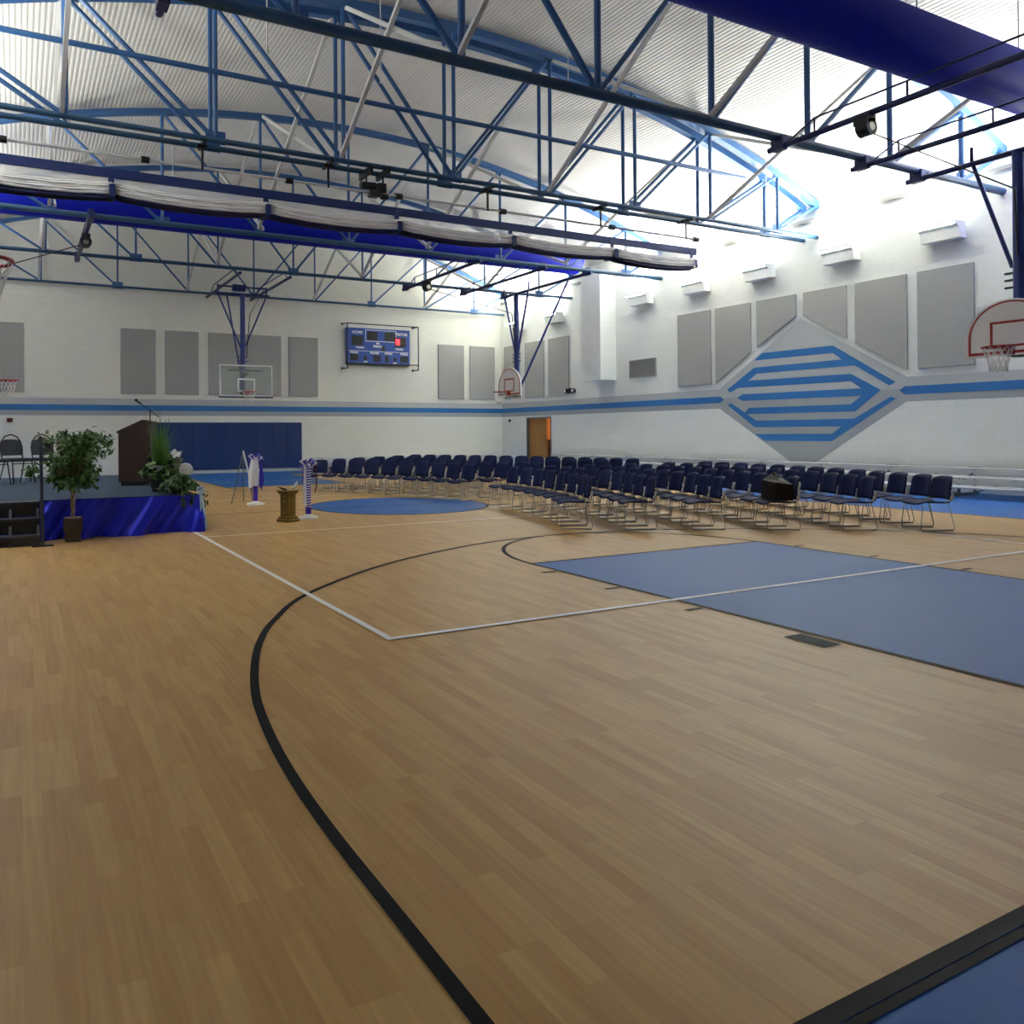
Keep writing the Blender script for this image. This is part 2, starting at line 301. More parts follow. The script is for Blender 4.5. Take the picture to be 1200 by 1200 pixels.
# uplights along both side walls
def uplight(s, v, label):
    t = thing('wall_uplight', label, 'uplight', ((UR if s > 0 else UL), v, 6.05), 0 if s > 0 else PI, 'uplights along the side walls')
    L = .43
    MB().prism([(-.50, -L, .26), (-.50, -L, .20), (-.34, -L, .12), (-.30, -L, -.12), (-.02, -L, -.12), (-.02, -L, .16), (-.10, -L, .20), (-.44, -L, .20), (-.47, -L, .26)], (0, 2*L, 0)).build('housing', M['white'], t)
    for s_ in (-1, 1): MB().box((-.46, s_*L-.01, .2), (-.06, s_*L+.01, .26)).build('end_cap', M['white'], t)
    l = bpy.data.lights.new('lamp', 'AREA'); l.shape = 'RECTANGLE'; l.size = .34; l.size_y = .8; l.energy = LAMP_W*(1.15 if s > 0 else .6); l.color = LAMP_COL; l.spread = math.radians(116)
    o = bpy.data.objects.new('lamp', l); COL.objects.link(o); o.parent = t; o.location = (-.33, 0, .235); o.rotation_euler = (PI, math.radians(-26), 0)
    return t
ordn = ['first', 'second', 'third', 'fourth', 'fifth', 'sixth', 'seventh', 'eighth', 'ninth', 'tenth', 'eleventh', 'twelfth', 'thirteenth', 'fourteenth', 'fifteenth', 'sixteenth']
seen = {9.3: 'rightmost white wall uplight in view, above the grey panels', 11.8: 'second white uplight from the right, above the diamond\'s right half', 14.3: 'third white uplight from the right, above the diamond\'s left half', 16.65: 'fourth white uplight from the right, over the leftmost near panel', 19.1: 'white uplight just right of the white wall chase, above the grey vent', 23.95: 'white uplight left of the white wall chase, above the panels near the corner', 26.6: 'farthest white uplight on the right wall, behind the far hoop mast'}
for i, v in enumerate(UPLIGHT_V):
    uplight(1, v, seen.get(v, 'white uplight on the right wall beyond the frame, %s from the near end' % ordn[8-i]))
for i, v in enumerate((4.3, 6.8, 9.3, 11.8, 14.3, 16.65, 19.1, 21.5, 23.95)):
    uplight(-1, v, 'white uplight on the left wall, %s from the near end' % ordn[i])

# white chase boxes, vent, speakers, sensors on the right wall
bev(tag(MB().box((UR-.75, 20.55, 3.38), (UR, 21.6, 7.27)).build('wall_chase', M['wallx']), 'tall white boxed-out chase on the right wall above the stripe', 'chase'), .005)
t = thing('air_vent', 'grey louvred air vent right of the tall white wall chase', 'vent', (UR, 19.2, 3.71))
MB().box((-.03, -.62, -.3), (-.001, .62, .3)).build('backing', M['vent'], t)
f = MB().box((-.05, -.64, -.32), (-.001, .64, -.29)).box((-.05, -.64, .29), (-.001, .64, .32)).box((-.05, -.64, -.29), (-.001, -.61, .29)).box((-.05, .61, -.29), (-.001, .64, .29)); f.build('vent_frame', M['trimgrey'], t)
sl = MB()
for k in range(10): sl.prism([(-.045, -.61, -.27+k*.056), (-.03, -.61, -.25+k*.056), (-.03, -.61, -.255+k*.056)], (0, 1.22, 0))
sl.build('louvres', M['trimgrey'], t)
t = thing('emergency_light', 'black twin-headed emergency light on the right wall near the corner', 'emergency light', (UR, 23.1, 3.12))
MB().box((-.09, -.12, -.1), (-.001, .12, .1)).build('battery_box', M['black'], t)
for s in (-1, 1):
    h = MB().tube((-.02, s*.17, .0), (-.16, s*.22, 0), .09, 14).build('lamp_head', M['black'], t); MB().tube((-.161, s*.22, 0), (-.166, s*.221, 0), .06, 14).build('lens', M['white'], h)
for (v, z) in ((27.35, 2.0),):
    t = MB().ball((UR-.05, v, z), .06).box((UR-.05, v-.03, z-.03), (UR, v+.03, z+.03)).build('wall_camera', M['black']); tag(t, 'small black round sensor on the right wall left of the doorway', 'sensor')
t = MB().box((-7.32, VF-.05, 1.95), (-7.14, VF, 2.08)).build('fire_alarm_box', M['firered']); tag(t, 'small dark red fire alarm box on the far wall at the left', 'fire alarm')

# acoustic panels
PB, PT = 2.97, 5.34
def panel_far(u0_, u1_, label):
    o = MB().box((u0_, VF-.06, PB), (u1_, VF-.001, PT)).build('acoustic_panel', M['panel']); bev(o, .008); tag(o, label, 'panel', 'grey acoustic panels on the walls')
panel_far(-8.05, -6.79, 'grey acoustic panel at the left edge of the far wall')
panel_far(-3.64, -2.42, 'grey acoustic panel, second from the left on the far wall')
panel_far(-2.08, -.85, 'grey acoustic panel, third from the left on the far wall')
panel_far(-.48, 2.38, 'wide double grey acoustic panel behind the glass backboard')
panel_far(2.70, 3.92, 'grey acoustic panel just right of the glass backboard')
panel_far(9.50, 10.81, 'grey acoustic panel right of the scoreboard')
panel_far(11.12, 12.43, 'grey acoustic panel on the far wall next to the room corner')
def panel_r(pts, label):
    o = MB().prism([(UR-.06, v, z) for v, z in pts], (.059, 0, 0)).build('acoustic_panel', M['panel']); bev(o, .008); tag(o, label, 'panel', 'grey acoustic panels on the walls')
R_ = lambda a, b: [(a, PB), (b, PB), (b, PT), (a, PT)]
panel_r(R_(8.72, 9.96), 'rectangular grey acoustic panel at the right end of the side wall')
panel_r([(10.21, 2.97), (10.21, PT), (11.52, PT), (11.52, 3.78)], 'large grey panel with a slanted foot, right of the diamond')
panel_r([(11.75, 3.92), (11.75, PT), (13.0, PT), (13.0, 4.70)], 'grey panel with slanted foot just right of the diamond peak')
panel_r([(13.23, 4.70), (13.23, PT), (14.52, PT), (14.52, 3.97)], 'grey panel with slanted foot just left of the diamond peak')
panel_r([(14.73, 3.84), (14.73, PT), (16.03, PT), (16.03, 2.98)], 'large grey panel with a slanted foot, left of the diamond')
panel_r(R_(16.22, 17.57), 'rectangular grey acoustic panel left of the diamond group')
panel_r(R_(23.22, 24.54), 'grey acoustic panel above the open doorway, right of three')
panel_r(R_(24.85, 26.18), 'grey acoustic panel, middle of three near the corner')
panel_r(R_(26.55, 27.75), 'grey acoustic panel on the side wall behind the far fan hoop')
# blue wall pads
for i in range(10):
    u1_ = 3.22-i*.61
    o = MB().box((u1_-.607, VF-.055, .13), (u1_, VF-.001, 1.93)).build('wall_pad', M['pad']); bev(o, .01, 2)
    tag(o, 'blue vinyl wall pad, %s from the right end of the padded section' % ordn[i], 'wall pad', 'blue wall pads')

# ------------------------------------------------------------------ roof trusses
ZC = 6.8; NODES = [UC+2.5*k for k in range(-4, 5)]
def topz(u): return arch(u, 9.98)
def truss(v, label, cw, ww, tw):
    t = thing('roof_truss', label, 'truss', (UC, v, ZC), 0, 'bowstring roof trusses')
    P = lambda u, z: (u-UC, 0, z-ZC)
    MB().tube(P(UL, ZC), P(UR, ZC), cw/2, 12).build('bottom_chord', M['chord'], t)
    c = MB(); pts = [UL+(UR-UL)*i/36 for i in range(37)]
    vs = []; 
    for u in pts:
        z = topz(u)
        for a, b in ((-1, -1), (1, -1), (1, 1), (-1, 1)): vs.append((u-UC, tw/2*a, z-ZC+tw/2*b))
    fs = [(i*4+k, i*4+(k+1) % 4, i*4+4+(k+1) % 4, i*4+4+k) for i in range(36) for k in range(4)]+[(3, 2, 1, 0), tuple(36*4+k for k in range(4))]
    c.add(vs, fs).build('top_chord', M['steel'], t)
    for u in NODES: MB().tube(P(u, ZC), P(u, topz(u)), ww/2, 10).build('vertical_strut', M['steel'], t)
    for k in range(8):
        a, b = NODES[k], NODES[k+1]
        if (a+b)/2 < UC: lo, hi = b, a
        else: lo, hi = a, b
        MB().tube(P(lo, ZC), P(hi, topz(hi)), ww/2, 10).build('diagonal_strut', M['steel'], t)
    for s_, uw, un in ((-1, UL, NODES[0]), (1, UR, NODES[-1])): MB().tube(P(un, ZC), P(uw, topz(uw)), ww/2, 10).build('diagonal_strut', M['steel'], t)
    for u in NODES[::2]:
        MB().cbox(P(u, ZC+.05), (.36, .015, .24)).build('gusset_plate', M['steel'], t)
    return t
truss(3.4, 'blue bowstring roof truss above the camera, nearest of all', .17, .11, .2)
truss(8.15, 'heavy blue bowstring truss crossing the upper right foreground', .17, .11, .2)
T2a, T2b = 12.6, 13.0
truss(T2a, 'front one of the twin blue trusses above the folded curtain', .105, .085, .17)
truss(T2b, 'rear one of the twin blue trusses above the folded curtain', .105, .085, .17)
t3 = truss(18.3, 'blue truss in front of the far dark blue duct', .13, .08, .15); t3.location.z -= .09
truss(23.05, 'blue truss carrying the glass backboard hoop, second from the far wall', .11, .07, .14)
truss(27.8, 'blue bowstring truss against the far wall', .09, .065, .12)
bays = [(3.4, 8.15), (8.15, T2a), (T2b, 18.3), (18.3, 23.05), (23.05, 27.8)]
bn = ['nearest bay', 'bay before twin trusses', 'bay behind twin trusses', 'bay above the far duct', 'bay against the far wall']
un = ['left', 'centre left', 'centre right', 'right']
for (a, b), nm in zip(bays, bn):
    for u, side in zip((-6.25, -1.25, 3.75, 8.75), un):
        for (v0_, v1_, dr) in ((a, b, 'rising nearward'), (b, a, 'rising away')):
            s = .06 if v0_ > v1_ else -.06
            o = MB().bar((u+s, v0_, topz(u)-.05), (u+s, v1_, ZC+.05), .075, .075).build('sway_brace', M['brace'])
            tag(o, 'grey sway brace, %s line, %s, %s' % (side, nm, dr), 'brace', 'pale sway braces between trusses')
o = MB().tube((-8.6, T2a-.1, 8.0), (9.9, T2a-.1, 8.0), .05, 10).build('stay_pipe', M['steel']); tag(o, 'long blue pipe crossing halfway up the twin trusses', 'pipe')
for i, (x_, v, z0, z1) in enumerate(((-6.35, 11.6, 8.6, 9.5), (-3.2, 11.2, 7.9, 9.85), (-1.0, 11.4, 7.9, 9.9), (3.3, 11.4, 8.6, 10.0), (10.3, 12.2, 7.7, 8.4))):
    z1 = arch(x_)+.02; o = MB().tube((x_, v, z0), (x_, v, z1), .012, 6).ball((x_, v, z0), .03, 6).build('drop_rod', M['brace']); tag(o, 'thin white drop rod hanging from the ceiling, %s from the left' % ordn[i], 'rod', 'thin white drop rods')

# ------------------------------------------------------------------ ducts
def duct(v, z, u0_, u1_, R, label):
    t = thing('air_duct', label, 'duct', (u0_, v, z), 0, 'big blue ducts')
    c = MB(); n = 28; L = u1_-u0_; m = int(L/.045); vs = []
    for i in range(m+1):
        r_ = R+(.013 if (i % 2) == 0 else 0)
        for k in range(n): vs.append((L*i/m, r_*math.cos(2*PI*k/n), r_*math.sin(2*PI*k/n)))
    c.add(vs, [(i*n+k, i*n+(k+1) % n, (i+1)*n+(k+1) % n, (i+1)*n+k) for i in range(m) for k in range(n)], True)
    c.build('duct_body', M['duct'], t)
    for x in (0, L): MB().tube((x-.02, 0, 0), (x+.02, 0, 0), R*1.01, n).build('end_plate', M['ductcap'], t)
    k = 1.2
    while k < L:
        zt = arch(u0_+k)-z
        MB().tube((k, 0, R*.98), (k, 0, zt), .012, 6).build('hanger', M['brace'], t); k += 3
    return t
duct(6.0, 7.58, UL+.05, UR-.15, .45, 'big ribbed blue duct crossing the upper right corner')
duct(20.5, 7.60, UL+.05, 10.95, .48, 'far blue duct behind the folded divider curtain')

# ------------------------------------------------------------------ divider curtain, folded up
CV = 12.8
t = thing('divider_curtain', 'folded white and blue divider curtain hanging below the twin trusses', 'curtain', (0, CV, 0))
u_end = 8.45
MB().box((UL+.1, -.03, 5.93), (u_end, .03, 6.09)).build('top_band', M['curtain_blue'], t)
straps = [-8.3, -5.52, -2.77, -.02, 2.77, 5.67, 8.25]; ext = [UL+.1]+straps
for a, b in zip(ext[:-1], ext[1:]):
    N = 16
    def sag(x, d): return d*4*x*(1-x)
    c = MB(); vs = []
    for i in range(N+1):
        x = i/N; u = a+(b-a)*x
        vs += [(u, 0, 5.93), (u, .0, 5.70-sag(x, .06))]
    c.add(vs, [(2*i, 2*i+1, 2*i+3, 2*i+2) for i in range(N)], True).build('mesh_panel', M['curtain_mesh'], t)
    c = MB()
    for j, (dv, dz) in enumerate(((-.14, 0), (-.15, .045), (-.14, .09), (-.15, .135), (-.06, .17), (.06, .15), (.13, .06), (.13, .0), (0, .0), (-.13, .18), (0, .1))):
        c.path([(a+(b-a)*i/N, dv+.015*math.sin(i*1.7+j), 5.63+dz*.9-sag(i/N, .07)+.004*math.sin(i*2.3+j*1.9)) for i in range(N+1)], .027, 6)
    c.build('folded_white_vinyl', M['curtain_white'], t)
    c = MB()
    for j, (dv, dz) in enumerate(((-.13, 0), (-.16, -.05), (0, -.07), (.12, -.04), (.14, .02), (-.02, 0))):
        c.path([(a+(b-a)*i/N, dv*.8, 5.61+dz*(.9 if a < -8 or b > 6 else .3)-sag(i/N, .08)) for i in range(N+1)], .026, 6)
    c.build('folded_navy_vinyl', M['curtain_navy'], t)
for u in straps:
    c = MB(); c.box((u-.05, -.205, 5.57), (u+.05, -.195, 5.76)).box((u-.05, .18, 5.57), (u+.05, .19, 5.76)).box((u-.05, -.205, 5.56), (u+.05, .19, 5.572)).box((u-.05, -.205, 5.75), (u+.05, .19, 5.762)).box((u-.05, -.045, 5.74), (u+.05, -.033, 6.0))
    c.build('strap', M['curtain_blue'], t)
t = thing('curtain_drive', 'long grey drive shaft with black couplings and motor above the curtain', 'drive shaft', (0, CV, 6.33))
MB().tube((UL+.05, 0, 0), (8.5, 0, 0), .026, 8).build('shaft', M['brace'], t)
for u in (-7.2, -4.95, -2.3, .05, 2.6, 5.7, 8.45): MB().tube((u-.07, 0, 0), (u+.07, 0, 0), .062, 10).build('coupling', M['black'], t)
for u in (-3.95, -1.5, 2.2, 5.35, 8.1):
    b = MB(); b.box((u-.03, -.25, .40), (u+.03, .25, .47)).box((u-.02, -.03, -.03), (u+.02, .0, .42)).box((u-.09, -.06, .36), (u+.09, .04, .42)); b.build('hanger_bracket', M['black'], t)
MB().box((-.62, -.10, -.09), (-.42, .06, .04)).tube((-.80, 0, .12), (-.48, 0, .14), .075, 12).box((-.44, -.07, .02), (-.26, .05, .2)).tube((-.36, -.02, -.06), (-.22, -.02, -.06), .06, 10).box((-.72, -.3, .3), (-.66, .28, .44)).box((-.34, -.3, .34), (-.28, .28, .46)).box((-.70, -.03, .1), (-.67, .0, .34)).box((-.33, -.03, .1), (-.30, .0, .36)).build('motor', M['black'], t)

# ------------------------------------------------------------------ basketball hoops
def rim_net(t, c, dx):       # c: ring centre, dx: unit vector towards the board
    c = Vector(c); R = .229; N = 24
    MB().path([(c.x+R*math.cos(2*PI*i/N), c.y+R*math.sin(2*PI*i/N), c.z) for i in range(N)], .015, 6, True).build('rim', M['red'], t)
    b = c+Vector(dx)*(R+.0); e = c+Vector(dx)*(R+.15); sd = Vector((-dx[1], dx[0], 0))
    MB().box((-.07, -.001, -.09), (.07, .001, .03)) 
    m = MB(); m.prism([b+sd*.07+Vector((0, 0, .015)), b-sd*.07+Vector((0, 0, .015)), e-sd*.07+Vector((0, 0, .015)), e+sd*.07+Vector((0, 0, .015))], (0, 0, -.02))
    m.prism([e+sd*.07+Vector((0, 0, .04)), e-sd*.07+Vector((0, 0, .04)), e-sd*.07-Vector((0, 0, .12)), e+sd*.07-Vector((0, 0, .12))], -Vector(dx)*.02)
    for s in (-1, 1): m.bar(b+sd*.06*s-Vector(dx)*.02, e+sd*.06*s-Vector((0, 0, .1)), .012, .03)
    m.build('rim_bracket', M['red'], t)
    n = MB(); K = 12; lv = [(.229, 0), (.19, -.1), (.155, -.2), (.13, -.3), (.125, -.42)]
    for k in range(K):
        for s in (-1, 1):
            pts = []
            for j, (r_, z_) in enumerate(lv):
                a = 2*PI*(k+s*.5*j)/K; pts.append((c.x+r_*math.cos(a), c.y+r_*math.sin(a), c.z+z_))
            n.path(pts, .006, 4)
    n.build('net', M['net'], t)
def fan_hoop(loc, rz, label, xs=(-2.85, -.45, 1.35)):
    """local x: away from the court (behind the board), y: along the hall. origin on the floor under the board"""
    t = thing('basketball_hoop', label, 'basketball hoop', loc, rz, 'ceiling hung fan board hoops')
    zb = 2.74
    out = [(-.69, 0), (.69, 0), (.69, .3)]+[(.69*math.cos(a*PI/24)*(1 if 1 else 0), .3+.69*math.sin(a*PI/24)*.98) for a in range(1, 24)]+[(-.69, .3)]
    MB().prism([(0, y, zb+z) for y, z in out], (.04, 0, 0)).build('backboard', M['board'], t)
    inn = [(y*.93, .035+z*.935) for y, z in out]; ring = []
    for w_, m_ in ((inn, 'red'),):
        b = MB(); n = len(inn); o2 = [(y*.93, .085+(z-.0)*.855) for y, z in [(y*.935, z) for y, z in out]]
        b.add([(-.004, y, zb+z) for y, z in inn]+[(-.004, y, zb+z) for y, z in o2], [(i, (i+1) % n, n+(i+1) % n, n+i) for i in range(n)]); b.build('border_stripe', M['red'], t)
    b = MB()
    for a, c_ in (((-.30, .15), (.30, .19)), ((-.30, .56), (.30, .60)), ((-.30, .15), (-.26, .60)), ((.26, .15), (.30, .60))): b.box((-.006, a[0], zb+a[1]), (-.001, c_[0], zb+c_[1]))
    b.build('target_square', M['red'], t)
    rim_net(t, (-.38, 0, 2.87), (1, 0, 0))
    MB().tube((.32, 0, 2.86), (.32, 0, 6.32), .088, 16).build('mast', M['mast'], t)
    MB().box((.04, -.06, 2.72), (.34, .06, 2.80)).box((.04, -.3, 2.85), (.3, .3, 2.93)).box((.04, -.25, 3.35), (.3, .25, 3.42)).build('board_bracket', M['black'], t)
    b = MB()
    for z in (3.95, 4.08, 4.2): b.tube((.32, -.22, z), (.32, .22, z), .022, 6)
    b.build('mast_clamp', M['black'], t)
    MB().tube((.32, -.75, 6.3), (.32, .75, 6.3), .05, 8).tube((.32, -.72, 6.3), (.32, -.72, 6.6), .03).tube((.32, .72, 6.3), (.32, .72, 6.6), .03).build('pivot_bar', M['runner'], t)
    for s in (-1, 1): MB().tube((.32, s*.7, 6.28), (.32, s*.1, 4.3), .035, 8).build('side_brace', M['mast'], t)
    MB().tube((1.35, -1.55, 6.6), (.36, -.12, 3.0), .033, 8, .04).build('rear_brace', M['mast'], t)
    V0, V1 = (-2.75, 2.45)
    for i, x in enumerate(xs):
        MB().tube((x, V0, 6.62), (x, V1, 6.62), .055, 10).build('runner_tube', M['runner'], t)
        for y_ in (-2.47, 2.24): MB().box((x-.07, y_-.12, 6.56), (x+.07, y_+.12, 6.80)).build('beam_clamp', M['runner'], t)
        if i < 2:
            MB().path([(x, V0+.3, 6.62), (x, V0+.9, 6.9), (x, V1-.9, 6.9), (x, V1-.3, 6.62)], .018, 6).tube((x, V0+.9, 6.62), (x, V0+.9, 6.9), .018).tube((x, V1-.9, 6.62), (x, V1-.9, 6.9), .018).tube((x, 0, 6.62), (x, 0, 6.9), .018).build('runner_rail', M['runner'], t)
    w_ = MB().tube((xs[0], .55, 6.40), (xs[0], .75, 6.40), .14, 16).box((xs[0]-.1, .55, 6.45), (xs[0]+.1, .8, 6.6)).build('winch', M['black'], t)
    MB().tube((xs[0], .545, 6.40), (xs[0], .755, 6.40), .07, 16).build('winch_drum', M['chrome'], w_)
    MB().tube((xs[0]+.05, .65, 6.35), (.1, -.05, 5.6), .014, 6).tube((.1, -.05, 5.6), (.3, 0, 4.1), .018, 6).build('hoist_cable', M['black'], t)
    return t
fan_hoop((8.3, 5.9, 0), 0, 'white fan shaped backboard hoop at the right frame edge')
fan_hoop((8.3, 20.85, 0), 0, 'small far fan shaped backboard hoop near the room corner')
fan_hoop((-7.62, 5.62, 0), PI, 'near left hoop, red rim high at the left frame edge', xs=(-2.2, .18, 2.0))
fan_hoop((-7.58, 20.4, 0), PI, 'far left hoop, red rim against the grey panel at the left edge', xs=(-2.17, .22, 2.0))
# main hoop with glass backboard at the far end
t = thing('basketball_hoop', 'hoop with clear rectangular glass backboard at the far end', 'basketball hoop', (0, 24.4, 0))
zb = 2.76
MB().box((-.89, -.01, zb+.02), (.89, .01, zb+1.05)).build('glass_backboard', M['glass'], t)
b = MB()
for a, c_ in (((-.915, 0), (.915, .045)), ((-.915, 1.025), (.915, 1.07)), ((-.915, 0), (-.87, 1.07)), ((.87, 0), (.915, 1.07))): b.box((a[0], -.03, zb+a[1]), (c_[0], .03, zb+c_[1]))
b.build('backboard_frame', M['white'], t)
MB().box((-.93, -.045, zb-.05), (.93, .045, zb+.0)).build('edge_padding', M['greyblk'], t)
b = MB()
for a, c_ in (((-.305, .15), (.305, .2)), ((-.305, .56), (.305, .61)), ((-.305, .15), (-.255, .61)), ((.255, .15), (.305, .61))): b.box((a[0], -.014, zb+a[1]), (c_[0], -.011, zb+c_[1]))
b.build('target_square', M['white'], t)
rim_net(t, (0, -.38, 2.9), (0, 1, 0))
MB().tube((0, .42, 2.85), (0, .42, 6.3), .09, 14).build('mast', M['mast'], t)
MB().box((-.6, .03, zb+.86), (.6, .1, zb+.91)).box((-.1, .05, 2.8), (.1, .42, 2.9)).box((-.1, .05, 3.5), (.1, .42, 3.58)).build('board_bracket', M['black'], t)
MB().tube((-.95, .42, 6.3), (.95, .42, 6.3), .045).tube((-.85, .42, 6.55), (.85, .42, 6.55), .03).tube((-.85, .42, 6.3), (-.85, .42, 6.6), .03).tube((.85, .42, 6.3), (.85, .42, 6.6), .03).box((-.35, .35, 6.4), (.1, .5, 6.62)).build('pivot_bar', M['runner'], t)
for x, zt in ((-.85, 4.3), (.85, 4.3), (-.55, 3.7)): MB().tube((x, .42, 6.28), (0 if x != -.55 else -.1, .42, zt), .03).build('side_brace', M['mast'], t)
MB().path([(.7, .2, 6.5), (.22, .3, 5.6), (.12, .35, 4.2)], .016, 6).build('hoist_cable', M['black'], t)
for x in (-.58, 1.1): MB().tube((x, -1.5, 6.64), (x, 3.35, 6.64), .05).path([(x, -1.2, 6.66), (x, -.8, 6.9), (x, 2.2, 6.9), (x, 2.8, 6.66)], .018, 6).build('runner_tube', M['runner'], t)
for z in (4.0, 4.15, 3.85): MB().tube((-.2, .42, z), (.2, .42, z), .018).build('mast_clamp', M['runner'], t)

# ------------------------------------------------------------------ scoreboard
t = thing('scoreboard', 'blue scoreboard with a red lit digit in a black guard frame', 'scoreboard', (6.6, VF, 5.1))
MB().box((-1.45, -.15, -.72), (1.45, -.001, .74)).build('cabinet', M['sb'], t)
MB().box((-1.45, -.155, -.78), (1.45, -.001, -.70)).build('base_rail', M['sbk'], t)
def led(x, z, w_, h, m='sbk'): return MB().box((x-w_/2, -.16, z-h/2), (x+w_/2, -.151, z+h/2)).build('digit_window', M[m], t)
for a in ((-.98, .22, .52, .40), (-.30, .43, .46, .36), (.50, .43, .46, .36), (1.0, .22, .52, .40), (.20, -.08, .15, .2), (-1.13, -.48, .36, .26), (-.62, -.5, .13, .2), (-.1, -.5, .33, .27), (.36, -.5, .16, .27), (.74, -.52, .13, .18), (1.18, -.5, .36, .26)): led(*a)
b = MB()
for a, c_ in (((-.62, .2), (.82, .225)), ((-.62, .66), (.82, .685)), ((-.62, .2), (-.60, .685)), ((.80, .2), (.82, .685)), ((-1.4, -.215), (1.4, -.2))): b.box((a[0], -.156, a[1]), (c_[0], -.151, c_[1]))
b.build('outline', M['white'], t)
led_c = MB()
for a, c_ in (((.80, .12), (.83, .34)), ((.93, .12), (.96, .34)), ((.80, .31), (.96, .34)), ((.80, .215), (.96, .245)), ((.80, .12), (.96, .145))): led_c.box((a[0], -.166, a[1]), (c_[0], -.161, c_[1]))
led_c.build('lit_digit', M['redlamp'], t)
def text(s, x, z, size, m, parent, y=-.152, name='lettering', rot=(PI/2, 0, 0)):
    cu = bpy.data.curves.new(name, 'FONT'); cu.body = s; cu.size = size; cu.align_x = 'CENTER'; cu.align_y = 'CENTER'; cu.extrude = .003; cu.offset = .004
    o = bpy.data.objects.new(name, cu); COL.objects.link(o); me = bpy.data.meshes.new_from_object(o); bpy.data.objects.remove(o)
    me.materials.clear(); me.materials.append(m); o = bpy.data.objects.new(name, me); COL.objects.link(o); o.parent = parent; o.location = (x, y-.003, z); o.rotation_euler = rot; return o
for s_, x, z, sz in (('HOME', -.98, .55, .17), ('VISITOR', 1.05, .55, .16), ('PER', -.05, .12, .09), ('PERIOD', -.06, 0, .12), ('BONUS', -.87, -.07, .11), ('BONUS', .95, -.08, .11), ('FOULS', -1.13, -.28, .12), ('PLAYER', -.2, -.28, .12), ('FOULS', .44, -.28, .12), ('FOULS', 1.18, -.28, .12), ('POSS', -.62, -.65, .07), ('POSS', .74, -.67, .07)):
    text(s_, x, z, sz, M['white'], t)
b = MB(); y = -.35
for p, q in (((-1.5, .88), (1.76, .88)), ((-1.5, .88), (-1.5, -.95)), ((1.76, .88), (1.76, -.95)), ((-1.5, -.74), (1.76, -.74))): b.tube((p[0], y, p[1]), (q[0], y, q[1]), .022)
for x in (-1.5, 1.76):
    for z in (.88, -.95):
        b.tube((x, y, z), (x-.12, -.02, z), .022); b.ball((x-.12, -.05, z), .05, 8)
b.build('guard_frame', M['black'], t)

# ------------------------------------------------------------------ bleachers
def bleacher(name_label, loc, rz, L, hs, dx):
    t = thing('bleacher', name_label, 'bleacher', loc, rz, 'low aluminium bleachers')   # local: x along, y depth from front (0) to wall
    for i, h in enumerate(hs):
        y = i*dx
        p = MB().box((0, y, h-.035), (L, y+.25, h)).build('seat_plank', M['alu'], t); bev(p, .008)
        if i: MB().box((0, y-.36, h-.2), (L, y-.10, h-.17)).build('foot_plank', M['alu'], t)
        if i: MB().box((0, y+.02, h-.16), (L, y+.03, h-.05)).build('riser_board', M['alu'], t)
    k = .5; n_ = 0
    while k < L:
        b = MB(); b.bar((k, -.02, .03), (k, dx*(len(hs)-1)+.25, .03), .05, .05)
        for i, h in enumerate(hs): b.bar((k, i*dx+.12, .03), (k, i*dx+.12, h-.04), .045, .045)
        b.bar((k, .1, .05), (k, dx*(len(hs)-1)+.15, hs[-1]-.08), .04, .04)
        b.bar((k, dx*(len(hs)-1)+.2, .05), (k+1.2, dx*(len(hs)-1)+.2, hs[-1]-.1), .025, .025)
        b.build('support_frame', M['galv'], t); k += 1.85
    for i in range(0, int(L/1.85)):
        MB().box((i*1.85+.3, dx*2+.245, hs[-1]-.05), (i*1.85+.6, dx*2+.27, hs[-1]+.012)).build('clamp', M['galv'], t)
    return t
bl = bleacher('long low silver bleacher along the right wall behind the chairs', (11.15, 23.9, 0), -PI/2, 20.5, (.24, .42, .60), .62)
bl2 = bleacher('low silver bleacher along the far wall behind the chairs', (3.5, 26.6, 0), 0, 8.4, (.22, .36, .50), .52)

